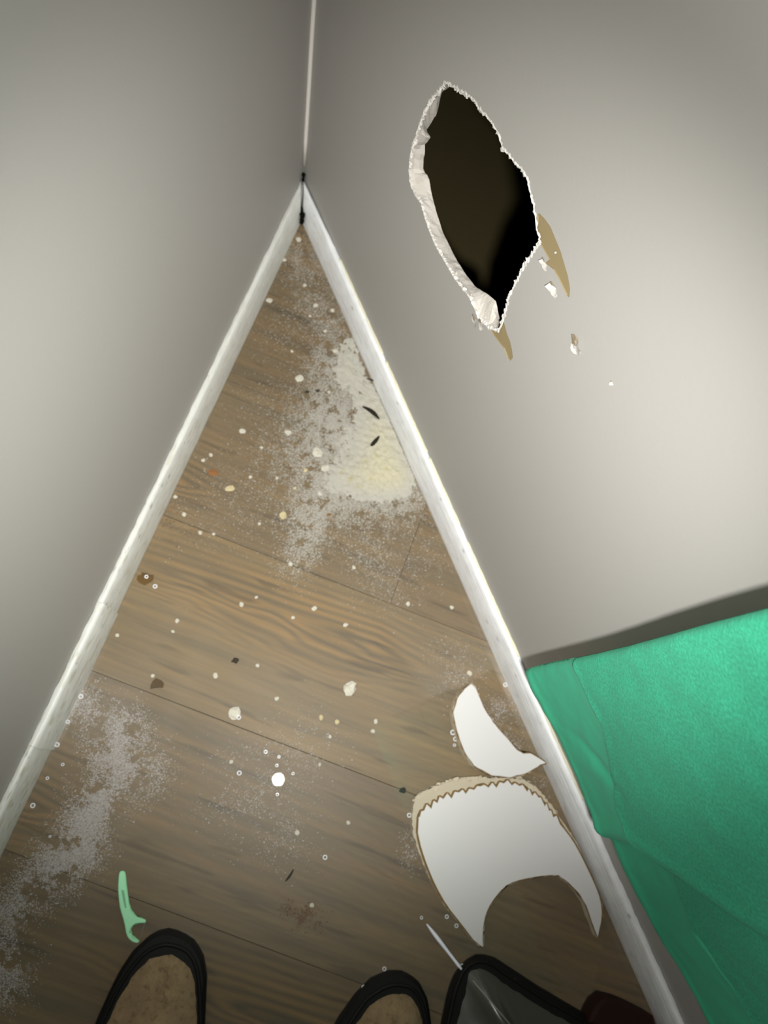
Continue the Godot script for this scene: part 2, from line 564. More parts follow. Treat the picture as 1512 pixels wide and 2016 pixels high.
	for k in range(-4, 12):
		var v0 := -0.0137 + 0.1863 * k
		var joint: float = ends.get(k, 0.37 * ((k * 7) % 5) - 0.6)
		for e in range(-2, 3):
			var s0 := joint + 1.2 * e
			var box := PackedVector2Array()
			for c in [[0, 0], [1, 0], [1, 1], [0, 1]]:
				box.append(along * (s0 + 0.0002 + c[0] * 1.1996) + across * (v0 + 0.0002 + c[1] * 0.1859))
			for piece in Geometry2D.intersect_polygons(box, tri_room):
				if area(piece) < 0.0004: continue
				var which := 0 if k == -1 else (1 if k == -2 and e == 0 else (2 if k % 2 == 0 else 1))
				var uv := func(p: Vector3):
					var q := Vector2(p.x, p.z)
					return Vector2((q.dot(along) + 0.42) / 0.8235, (q.dot(across) + 0.2 - 0.1863 * (k + 1)) / 0.1882)
				obj("plank", slab(piece, -0.006, 0.0, 0.0003, uv), woods[which], floor_n)
	obj("subfloor", slab(tri_room, -0.08, -0.006, 0.0), mat("subfloor", Color(0.12, 0.1, 0.08), 0.9), floor_n)

	# the water standing on it
	var wst := begin()
	var pool: PackedVector2Array = Geometry2D.offset_polygon(tri_room, -BOARD_T * 0.9)[0]
	var ix := Geometry2D.triangulate_polygon(pool)
	for k in range(0, ix.size(), 3):
		var v := []
		for q in 3: v.append(Vector3(pool[ix[k + q]].x, WATER, pool[ix[k + q]].y))
		tri(wst, v[0], v[1], v[2], Vector3.UP)
	var water := obj("water", done(wst), pane("standing_water", Color(0.9, 0.95, 0.95), 0.02, 0.42))
	tag(water, "shallow clear water standing over the whole wood floor", "water", "", "stuff")

func area(p: PackedVector2Array) -> float:
	var a := 0.0
	for i in p.size(): a += p[i].cross(p[(i + 1) % p.size()])
	return absf(a) * 0.5

# ---------------------------------------------------------------- baseboards
func board_piece(u0: float, u1: float, into: float, gap: float, seed_: int, mitre0: float) -> ArrayMesh:
	# profile across: z 0 is the wall, z grows into the room
	var st := begin()
	var n := int((u1 - u0) / 0.006) + 1
	var prof := [[0.0, 0.0], [1.0, 0.0], [0.97, 0.36], [0.82, 0.74], [0.60, 0.95], [0.50, 1.0], [0.12, 1.0], [0.0, 0.985], [0.0, 0.0]]
	var at := func(i: int, j: int) -> Vector3:
		var t := float(i) / n
		var q: Array = prof[j]
		var z: float = (BOARD_T + into) * q[0]
		var u := lerpf(u0 + mitre0 * (z / BOARD_T), u1, t)
		var open := gap * maxf(0.0, 1.0 - (u - u0) / 0.12)
		z = maxf(z, open)
		var worn := noise.get_noise_2d(u * 60.0 + seed_, j * 0.7)
		var y: float = BOARD_H * q[1]
		if q[1] > 0.9: y += worn * 0.0004
		if q[0] > 0.4: z += noise.get_noise_2d(u * 12.0, seed_ + 40.0) * 0.0003
		if j == 6 or j == 7: z += noise.get_noise_2d(u * 60.0, seed_ + 8.0) * 0.0006 + 0.0002
		return Vector3(u, y, z)
	for j in prof.size() - 1:
		var outward := Vector3(0, [-1, 0, 0, 0.7, 1, 1, 0.7, 0][j], [0, 1, 1, 0.7, 0.3, 0, -0.7, -1][j])
		st.set_smooth_group(0 if j in [1, 2, 3, 4, 5, 6] else 1)
		for i in n:
			for t in [[[i, j], [i + 1, j], [i + 1, j + 1]], [[i, j], [i + 1, j + 1], [i, j + 1]]]:
				var a: Vector3 = at.call(t[0][0], t[0][1])
				var b: Vector3 = at.call(t[1][0], t[1][1])
				var c: Vector3 = at.call(t[2][0], t[2][1])
				var o := [0, 1, 2]
				if (c - a).cross(b - a).dot(outward) < 0.0: o = [0, 2, 1]
				for k in o:
					var p: Vector3 = [a, b, c][k]
					st.set_uv(Vector2(p.x / 1.1, (p.y + p.z * 1.3 + (0.0 if j < 5 else 0.006)) / 0.075))
					st.add_vertex(p)
	for e in [0, n]:
		st.set_smooth_group(-1)
		for j in range(1, prof.size() - 2):
			tri(st, at.call(e, 0), at.call(e, j), at.call(e, j + 1), Vector3(-1 if e == 0 else 1, 0, 0))
	return done(st)

func face_depth(t: float) -> float:
	for q in [[0.0, 1.0, 0.36, 0.97], [0.36, 0.97, 0.74, 0.82], [0.74, 0.82, 0.95, 0.60]]:
		if t <= q[2]: return lerpf(q[1], q[3], (t - q[0]) / (q[2] - q[0]))
	return 0.6

func build_baseboards() -> void:
	var brush := NoiseTexture2D.new()
	var bn := FastNoiseLite.new()
	bn.seed = 77
	bn.frequency = 0.02
	bn.fractal_octaves = 4
	brush.width = 512
	brush.height = 512
	brush.seamless = true
	brush.noise = bn
	brush.as_normal_map = true
	brush.bump_strength = 5.0
	for side in ["left", "right"]:
		var right: bool = side == "right"
		var im := speckle_image(5 if right else 8, Color(0.945, 0.95, 0.955) if right else Color(0.845, 0.845, 0.82), 60 if right else 240, not right)
		im.generate_mipmaps()
		var m := mat("brushed_white_paint", Color.WHITE, 0.42, 0.5)
		m.albedo_texture = ImageTexture.create_from_image(im)
		var b := thing("baseboard_" + side, "white brush-painted baseboard along the foot of the right wall, passing under the towel" if right else "white jointed baseboard along the foot of the left wall, speckled with dirt", "baseboard", Vector3.ZERO, "", "structure")
		b.transform = wall_basis(right)
		if not right: b.transform.basis = Basis(ALONG_L, Vector3.UP, -out_l)       # mirrored so that z leads into the room
		var mitre := BOARD_T / tan(deg_to_rad(42.0) / 2.0)
		var spans := [[0.004, 2.24, 0.0, 0.0022]] if right else [[0.007, 0.5925, 0.7433], []]
		if not right:
			var j1: float = spans[0][1]
			var j2: float = spans[0][2]
			spans = [[0.009, j1 - 0.0001, 0.0, 0.0], [j1 + 0.0001, j2 - 0.0001, 0.0019, 0.0], [j2 + 0.0001, 2.24, -0.0006, 0.0]]
		for k in spans.size():
			var s: Array = spans[k]
			obj("board", board_piece(s[0], s[1], s[2], s[3], 11 * k + (60 if right else 0), mitre * 0.93 if k == 0 else 0.0), m, b)
		# fine dark brush grooves along the face
		var groove := mat("brush_groove", Color(0.66, 0.66, 0.67), 0.6, 0.3)
		for g in 7:
			var st := begin()
			var h0 := BOARD_H * [0.12, 0.24, 0.38, 0.47, 0.6, 0.74, 0.86][g] as float
			var c0 := 0.06 + 0.05 * g
			var line := PackedVector3Array()
			for i in 40:
				var u := c0 + i * 0.03
				line.append(Vector3(u, h0 + noise.get_noise_2d(u * 9.0, g * 7.0) * 0.0012, BOARD_T * face_depth(h0 / BOARD_H) - 0.00025 + noise.get_noise_2d(u * 12.0, 100.0) * 0.0003))
			if right: obj("brush_line", tube(line, [0.00032], 5), groove, b)
		if right:
			# cream bead of old caulk between board and wall, broken in places
			var cream := mat("old_caulk", Color(0.90, 0.88, 0.78), 0.6, 0.3)
			for span in [[0.13, 0.27], [0.28, 0.405], [0.412, 0.5], [0.52, 0.66], [0.69, 0.82]]:
				var line := PackedVector3Array()
				var rad := []
				var n := int((span[1] - span[0]) / 0.004)
				for i in n:
					var u: float = lerpf(span[0], span[1], i / (n - 1.0))
					line.append(Vector3(u, BOARD_H + 0.0004, 0.0010))
					rad.append(0.0014 + 0.0009 * noise.get_noise_2d(u * 70.0, 2.0))
				obj("caulk_bead", tube(line, rad, 7), cream, b)
	# black grime packed where the boards meet
	var dirt := mat("black_grime", Color(0.07, 0.065, 0.05), 0.95, 0.1)
	var g := thing("grime", "black grime packed into the corner where the baseboards meet", "grime", RW_CORNER, "", "stuff")
	for i in 34:
		var c := obj("grime_clot", lump(900 + i, 0.7, 0.5, 4, 6), dirt, g)
		var s := rng.randf_range(0.0010, 0.0024) if i < 12 else rng.randf_range(0.0022, 0.0042)
		var away := (ALONG_L + ALONG_R).normalized() * (rng.randf_range(0.004, 0.011) if i < 12 else rng.randf_range(0.031, 0.043))
		c.transform = Transform3D(Basis(Vector3.UP, rng.randf() * TAU).scaled(Vector3(s, s * 0.8, s)), away + ALONG_R * rng.randf_range(-0.001, 0.001) + Vector3(0, (rng.randf_range(0.044, 0.058) if i < 12 else rng.randf_range(0.0, 0.022)), 0))

# ---------------------------------------------------------------- towel
func poly_y(line: PackedVector2Array, u: float) -> float:
	if u <= line[0].x: return line[0].y
	for i in line.size() - 1:
		if u <= line[i + 1].x: return lerpf(line[i].y, line[i + 1].y, (u - line[i].x) / maxf(0.0001, line[i + 1].x - line[i].x))
	return line[line.size() - 1].y

func towel_off(u: float, v: float) -> float:      # how far the towel's face hangs off the wall
	var g := 0.045 + 0.012 * smoothstep(0.2, 0.55, v)
	var edge := 0.8184 + 0.2632 * maxf(0.0, v - 0.2694)
	g += 0.0075 * smoothstep(edge + 0.007, edge - 0.001, u) * smoothstep(0.62, 0.3, v)
	g += 0.0022 * exp(-pow((u - edge + 0.006) / 0.006, 2.0)) * smoothstep(0.5, 0.3, v)
	g += 0.0028 * noise.get_noise_2d(u * 9.0, v * 6.0) + 0.0008 * noise.get_noise_2d(u * 30.0 + 50.0, v * 30.0)
	# a crease in the lower left, and slack waves near the hem
	var c := Vector2(u - 0.755, v - 0.262).rotated(0.75)
	g -= 0.003 * exp(-pow(c.x / 0.007, 2.0)) * exp(-pow(c.y / 0.035, 2.0))
	g += 0.004 * sin(u * 38.0 + 0.6) * smoothstep(0.29, 0.18, v)
	return g

func build_towel() -> void:
	var t := thing("towel", "green terry bath towel hanging folded against the right wall above the baseboard", "towel")
	t.transform = wall_basis(true)
	var bottom := pts([6707,1999,7015,1970,7435,1938,7884,1887,8240,1982,8669,1979,9126,1983,9684,2192])
	var border := pts([6696,3157,6896,3157,7250,3137,7561,2942,7930,2666,8184,2694,8339,3053,8860,2825,8980,2924,9217,3069,9817,3189,14000,3269])
	var th := 0.006
	var u_left := func(v: float) -> float: return 0.6709 + 0.0216 * maxf(0.0, v - 0.1943) + 0.0009 * sin(v * 21.0)
	var width := 0.5
	var pile := mat("green_terry", Color(0.26, 0.69, 0.54), 0.95, 0.15)
	pile.normal_enabled = true
	pile.normal_texture = bumps(0.05, 31, 6.0, 512, 4)
	pile.normal_scale = 0.5
	pile.uv1_triplanar = true
	pile.uv1_scale = Vector3(19, 19, 19)
	var tone := NoiseTexture2D.new()
	var tn := FastNoiseLite.new()
	tn.seed = 12
	tn.frequency = 0.035
	tn.fractal_octaves = 4
	tone.noise = tn
	tone.seamless = true
	var ramp := Gradient.new()
	ramp.set_color(0, Color(0.80, 0.80, 0.80))
	ramp.set_color(1, Color(1, 1, 1))
	tone.color_ramp = ramp
	pile.albedo_texture = tone
	pile.rim_enabled = true
	pile.rim = 0.35
	pile.rim_tint = 0.6
	var woven := mat("green_woven_border", Color(0.25, 0.655, 0.51), 0.9, 0.2)
	woven.normal_enabled = true
	woven.normal_texture = bumps(0.06, 32, 3.0)
	woven.normal_scale = 0.35
	woven.uv1_triplanar = true
	woven.uv1_scale = Vector3(16, 16, 16)
	woven.rim_enabled = true
	woven.rim = 0.35
	woven.rim_tint = 0.6
	for part in ["terry_body", "woven_border"]:
		var nu := 150
		var nv := 130 if part == "terry_body" else 40
		var spot := func(i: int, j: int) -> Vector2:
			var s := pow(float(i) / nu, 1.25)
			var v0: float = 0.3
			var u: float = 0.68 + s * width
			var low := poly_y(bottom, u)
			var line := poly_y(border, u)
			var v := lerpf(line, 1.02, float(j) / nv) if part == "terry_body" else lerpf(low, line, float(j) / nv)
			u = u_left.call(v) + s * width
			return Vector2(u, v)
		var face := func(i: int, j: int) -> Vector3:
			var q: Vector2 = spot.call(i, j)
			var g := towel_off(q.x, q.y)
			if part == "terry_body":
				g += 0.0005 * noise.get_noise_2d(q.x * 200.0, q.y * 200.0) * smoothstep(0.0, 0.03, q.y - poly_y(border, q.x)) + 0.0012 * smoothstep(0.0, 0.012, q.y - poly_y(border, q.x))
				g = lerpf(g, 0.012, smoothstep(0.9, 1.02, q.y))
			var e: float = q.x - u_left.call(q.y)
			var hem := 0.0014 * exp(-pow((q.y - poly_y(bottom, q.x) - 0.012) / 0.003, 2.0)) if part == "woven_border" else 0.0
			var rim := 0.0022 * exp(-pow((q.y - poly_y(border, q.x)) / 0.0045, 2.0))
			var fall := th * (1.0 - sqrt(maxf(0.0, 1.0 - pow(1.0 - minf(e / th, 1.0), 2.0))))
			if part == "woven_border":
				var b := q.y - poly_y(bottom, q.x)
				fall = maxf(fall, 0.005 * (1.0 - sqrt(maxf(0.0, 1.0 - pow(1.0 - minf(b / 0.005, 1.0), 2.0)))))
			return Vector3(q.x, q.y, g - fall + hem + rim)
		var st := begin()
		sheet(st, nu, nv, face, Vector3(0, 0, 1))
		var back := func(i: int, j: int) -> Vector3:
			var q: Vector2 = spot.call(i, j)
			return Vector3(q.x, q.y, maxf(0.002, towel_off(q.x, q.y) * (1.0 - smoothstep(0.9, 1.02, q.y)) + 0.012 * smoothstep(0.9, 1.02, q.y) - th))
		sheet(st, nu, nv, back, Vector3(0, 0, -1))
		obj(part, done(st), pile if part == "terry_body" else woven, t)

# ---------------------------------------------------------------- pieces of plasterboard on the floor
func roughen(p: PackedVector2Array, step: float, amount: float) -> PackedVector2Array:
	var o := PackedVector2Array()
	for i in p.size():
		var a := p[i]
		var b := p[(i + 1) % p.size()]
		var n := maxi(1, int(a.distance_to(b) / step))
		for k in n:
			o.append(a.lerp(b, k / float(n)) + Vector2(rng.randf_range(-1, 1), rng.randf_range(-1, 1)) * (amount if k > 0 else amount * 0.4))
	return o

func build_shards() -> void:
	var gyp := mat("wet_gypsum", Color(0.83, 0.785, 0.69), 0.85, 0.2)
	gyp.normal_enabled = true
	gyp.normal_texture = bumps(0.09, 14, 7.0)
	gyp.uv1_triplanar = true
	gyp.uv1_scale = Vector3(25, 25, 25)
	var paint := mat("shard_paint", Color(0.865, 0.86, 0.85), 0.38, 0.5)
	var brown := mat("shard_paper", Color(0.50, 0.40, 0.25), 0.9, 0.2)
	# the crescent near the towel
	var up := thing("plasterboard_piece", "smaller white crescent of broken plasterboard with its tip against the right baseboard", "plasterboard", Vector3.ZERO, "broken plasterboard pieces")
	var pu := pts([2214,-753,2275,-689,2353,-489,2452,-332,2590,-176,2710,-39,2771,-5,2856,-5,2937,37,3054,112,2974,133,2898,173,2779,230,2611,268,2404,246,2294,189,2205,142,2106,0,2050,-137,2011,-271,1984,-427,2040,-585,2128,-688])
	obj("gypsum_core", slab(roughen(pu, 0.0025, 0.0006), 0.0012, 0.0138, 0.0), gyp, up)
	var face_u := Geometry2D.offset_polygon(pu, -0.0012)
	obj("painted_face", slab(roughen(face_u[0], 0.004, 0.0003), 0.0139, 0.0158, 0.0004), paint, up)
	var paper_u := Geometry2D.offset_polygon(pu, -0.0002)
	obj("torn_paper", slab(roughen(paper_u[0], 0.002, 0.0005), 0.0134, 0.0142, 0.0), brown, up)
	up.position.y = 0.001
	# the big horseshoe-shaped piece
	var lo := thing("plasterboard_piece", "large horseshoe-shaped piece of white plasterboard with a ragged brown top edge", "plasterboard", Vector3.ZERO, "broken plasterboard pieces")
	var pl := pts([1564,469,1657,393,1798,338,2003,275,2209,247,2412,268,2617,259,2786,280,2927,365,3081,553,3195,723,3304,877,3378,1029,3445,1180,3521,1349,3565,1492,3568,1650,3484,1847,3428,1699,3381,1541,3327,1450,3233,1343,3096,1242,2914,1247,2690,1278,2525,1328,2382,1464,2295,1599,2262,1767,2261,1904,2152,1833,2019,1676,1869,1504,1759,1328,1663,1132,1590,956,1542,813,1535,649])
	obj("gypsum_core", slab(roughen(pl, 0.0025, 0.0007), 0.0008, 0.0112, 0.0), gyp, lo)
	var paper := Geometry2D.offset_polygon(pl, -0.0006)
	var face := Geometry2D.intersect_polygons(pts([1603,648,1614,646,1631,591,1663,585,1691,522,1739,567,1768,486,1807,512,1833,447,1872,472,1918,415,1961,469,2000,399,2045,407,2086,378,2119,423,2161,370,2215,381,2249,343,2285,347,2326,330,2374,360,2418,310,2462,364,2501,304,2548,317,2590,284,2636,340,2670,314,2722,346,2757,334,2803,404,2828,374,2857,448,2890,412,2932,469,2953,462,2993,556,3015,522,3038,604,3060,594,3081,668,3118,649,3152,738,3200,794,3221,821,3262,875,3302,936,3339,1004,3375,1075,3409,1148,3445,1226,3483,1311,3513,1388,3535,1456,3547,1528,3549,1603,3533,1689,3499,1786,3483,1834,3434,1690,3431,1681,3426,1662,3418,1634,3407,1597,3395,1562,3383,1531,3370,1503,3357,1479,3341,1454,3322,1428,3300,1401,3276,1374,3248,1347,3218,1321,3185,1295,3149,1270,3110,1251,3069,1239,3026,1234,2981,1236,2933,1239,2882,1243,2828,1249,2772,1257,2720,1265,2671,1275,2625,1286,2582,1299,2541,1317,2501,1341,2462,1370,2425,1406,2392,1440,2363,1475,2337,1509,2316,1543,2297,1579,2282,1617,2271,1657,2262,1698,2256,1738,2252,1775,2250,1810,2250,1842,2250,1866,2250,1883,2250,1891,2157,1823,2125,1784,2061,1706,1993,1625,1921,1541,1858,1454,1804,1365,1755,1273,1711,1176,1674,1085,1643,999,1618,918,1601,842,1592,803]), paper[0])
	var skin := Geometry2D.intersect_polygons(Geometry2D.offset_polygon(face[0], 0.0019, Geometry2D.JOIN_ROUND)[0], pl)
	obj("torn_paper", slab(roughen(skin[0], 0.003, 0.0004), 0.0112, 0.0119, 0.0), brown, lo)
	obj("painted_face", slab(face[0], 0.0118, 0.0130, 0.0), paint, lo)
	# crumbled rim along its broken top edge
	for i in 46:
		var t := i / 45.0 * 10.0
		var a := pl[int(t) % pl.size()]
		var b := pl[(int(t) + 1) % pl.size()]
		var p := a.lerp(b, t - int(t))
		var c := obj("gypsum_crumb", lump(1200 + i, 0.6, 0.4, 4, 7), gyp, lo)
		var s := rng.randf_range(0.0013, 0.003)
		var toward := (Vector2(0.2, 0.13) - p).normalized() * rng.randf_range(0.0, 0.0035)
		c.transform = Transform3D(Basis(Vector3.UP, rng.randf() * TAU).scaled(Vector3(s * 1.4, s, s)), Vector3(p.x + toward.x, rng.randf_range(0.006, 0.0108), p.y + toward.y))

# ---------------------------------------------------------------- shoes
func shoe(called: String, label: String, rim_a: Array, in_a: Array, reach: float, rim_m: Material, top_m: Material, high: float, ridge: float) -> Node3D:
	var t := thing(called, label, "shoe")
	var rim := pts(rim_a)
	var inn := pts(in_a)
	# the outline goes on behind the frame to a rounded heel
	for p in [rim, inn]:
		pass
	var close := func(p: PackedVector2Array, back: float) -> PackedVector2Array:
		var o := p.duplicate()
		var a := p[p.size() - 1]
		var b := p[0]
		var n := 16
		for k in range(1, n):
			var f := k / float(n)
			var c := a.lerp(b, f)
			o.append(c + Vector2(0, 1) * back * pow(sin(PI * f), 0.45))
		return o
	var outer: PackedVector2Array = close.call(rim, reach)
	var inner: PackedVector2Array = close.call(inn, reach - 0.012)
	var sole := obj("sole", slab(outer, 0.0, 0.017, 0.003), rim_m, t)
	# upper: the inner outline drawn up into a low dome
	var centre := Vector2.ZERO
	for p in inner: centre += p / inner.size()
	var n := inner.size()
	var st := begin()
	sheet(st, n, 14, func(i: int, j: int) -> Vector3:
		var p := inner[i % n]
		var f := 1.0 - j / 14.0
		var q := centre.lerp(p, f)
		var back := clampf((q.y - centre.y) / reach, -1.0, 1.0)
		var y := 0.013 + high * (1.0 - pow(f, 2.6)) * (1.0 + 0.25 * back) + 0.0009 * noise.get_noise_2d(q.x * 80.0, q.y * 80.0)
		y += ridge * exp(-pow((q.x - centre.x - (q.y - centre.y) * 0.55 - 0.008) / 0.010, 2.0)) * (1.0 - pow(f, 4.0))
		return Vector3(q.x, y, q.y), Vector3.UP)
	obj("upper", done(st), top_m, t)
	# the welt standing round the upper
	var line := PackedVector3Array()
	for i in inner.size() + 1:
		var p := inner[i % inner.size()]
		line.append(Vector3(p.x, 0.0165, p.y))
	obj("welt", tube(line, [0.0022], 7), rim_m, t)
	return t

func build_shoes() -> void:
	var black := mat("black_rubber", Color(0.055, 0.05, 0.045), 0.6, 0.35)
	var im := Image.create(256, 256, false, Image.FORMAT_RGB8)
	for y in 256:
		for x in 256:
			var a := noise.get_noise_2d(x * 0.022, y * 0.022)
			var b := noise.get_noise_2d(x * 0.07 + 30.0, y * 0.07)
			var l := 1.0 + 0.16 * a + 0.08 * b
			var spot := smoothstep(0.22, 0.5, noise.get_noise_2d(x * 0.05 + 99.0, y * 0.05)) * 0.16
			im.set_pixel(x, y, Color(0.56 * l * (1.0 - spot), 0.475 * l * (1.0 - spot * 1.1), 0.365 * l * (1.0 - spot * 1.2)))
	im.generate_mipmaps()
	var tan_m := mat("worn_tan_suede", Color.WHITE, 0.9, 0.15)
	tan_m.albedo_texture = ImageTexture.create_from_image(im)
	tan_m.uv1_triplanar = true
	tan_m.uv1_scale = Vector3(9, 9, 9)
	var grey := mat("grey_glossy_upper", Color(0.30, 0.295, 0.27), 0.28, 0.6)
	shoe("slipper", "mottled tan slipper with a black rim beside the green dental pick", [-1516,2502,-1487,2414,-1455,2327,-1421,2241,-1387,2155,-1349,2071,-1309,1987,-1260,1908,-1211,1830,-1144,1767,-1073,1707,-990,1666,-899,1649,-809,1670,-725,1706,-646,1755,-588,1825,-540,1904,-516,1993,-496,2083,-495,2176,-493,2269,-492,2361,-490,2454,-488,2546], [-1450,2469,-1423,2395,-1393,2323,-1361,2251,-1330,2179,-1297,2107,-1256,2040,-1215,1973,-1165,1912,-1113,1853,-1049,1809,-979,1777,-901,1763,-824,1775,-750,1798,-682,1838,-631,1897,-596,1966,-573,2041,-560,2118,-547,2196,-538,2274,-530,2352,-523,2431,-518,2509], 0.2, black, tan_m, 0.022, 0.0)
	shoe("slipper", "mottled tan slipper with a black rim beside the glossy grey shoe", [729,2599,758,2539,791,2483,833,2432,875,2381,917,2330,960,2280,1011,2237,1061,2194,1111,2151,1173,2129,1236,2110,1299,2091,1365,2094,1431,2100,1490,2126,1547,2159,1597,2199,1629,2258,1661,2316,1676,2379,1686,2444,1696,2510,1703,2575,1708,2641], [840,2568,871,2526,901,2484,934,2443,967,2403,1000,2363,1033,2322,1070,2287,1116,2262,1162,2238,1208,2213,1258,2199,1308,2187,1360,2186,1412,2192,1463,2203,1509,2227,1549,2260,1579,2301,1602,2348,1615,2398,1628,2449,1641,2499,1645,2551,1650,2603], 0.2, black, tan_m, 0.02, 0.0)
	var g := shoe("shoe", "glossy dark grey pointed shoe with a black rim near the right baseboard", [1805,2646,1829,2546,1855,2446,1882,2347,1917,2250,1961,2158,2027,2080,2108,2019,2202,1978,2304,1985,2401,2013,2489,2065,2577,2119,2665,2173,2752,2227,2840,2280,2930,2330,3020,2380,3110,2430,3200,2479,3291,2529,3381,2578,3471,2627,3562,2676,3652,2725], [1834,2611,1866,2526,1892,2439,1916,2352,1941,2265,1980,2183,2021,2103,2088,2042,2172,2010,2262,2015,2344,2049,2419,2099,2495,2148,2573,2195,2650,2242,2728,2288,2806,2335,2883,2382,2964,2423,3045,2464,3126,2504,3206,2545,3285,2590,3364,2635,3442,2680], 0.2, black, grey, 0.016, 0.016)
	var r2 := pts([2079,2129,2435,2518])
	obj("stitched_line", tube(PackedVector3Array([Vector3(r2[0].x, 0.034, r2[0].y), Vector3(r2[0].lerp(r2[1], 0.5).x, 0.044, r2[0].lerp(r2[1], 0.5).y), Vector3(r2[1].x, 0.047, r2[1].y)]), [0.0007], 6), mat("pale_line", Color(0.6, 0.59, 0.55), 0.3), g)
	var b := obj("wooden_block", slab(pts([3275,2563,3307,2494,3373,2409,3474,2350,3621,2387,3740,2432,3956,2534,3986,2654,3610,2768]), 0.0, 0.028, 0.003), mat("maroon_wood", Color(0.16, 0.085, 0.06), 0.7, 0.3))
	tag(b, "dark maroon block lying between the grey shoe and the right baseboard", "block")

# ---------------------------------------------------------------- small things lying on the floor
func zone_label(x: float, z: float) -> String:
	if z < -0.40: return "tiny plaster crumb on the narrow floor near the corner tip, above the heap"
	if z < -0.16 and x < -0.075: return "tiny plaster crumb close to the left baseboard, above its upper joint"
	if z < -0.16: return "tiny plaster crumb in the thin dust beside and below the powder heap"
	if x > 0.07: return "tiny plaster crumb on bare wood left of the broken plasterboard pieces"
	return "tiny plaster crumb on bare wood between the angular crumb and the slippers"

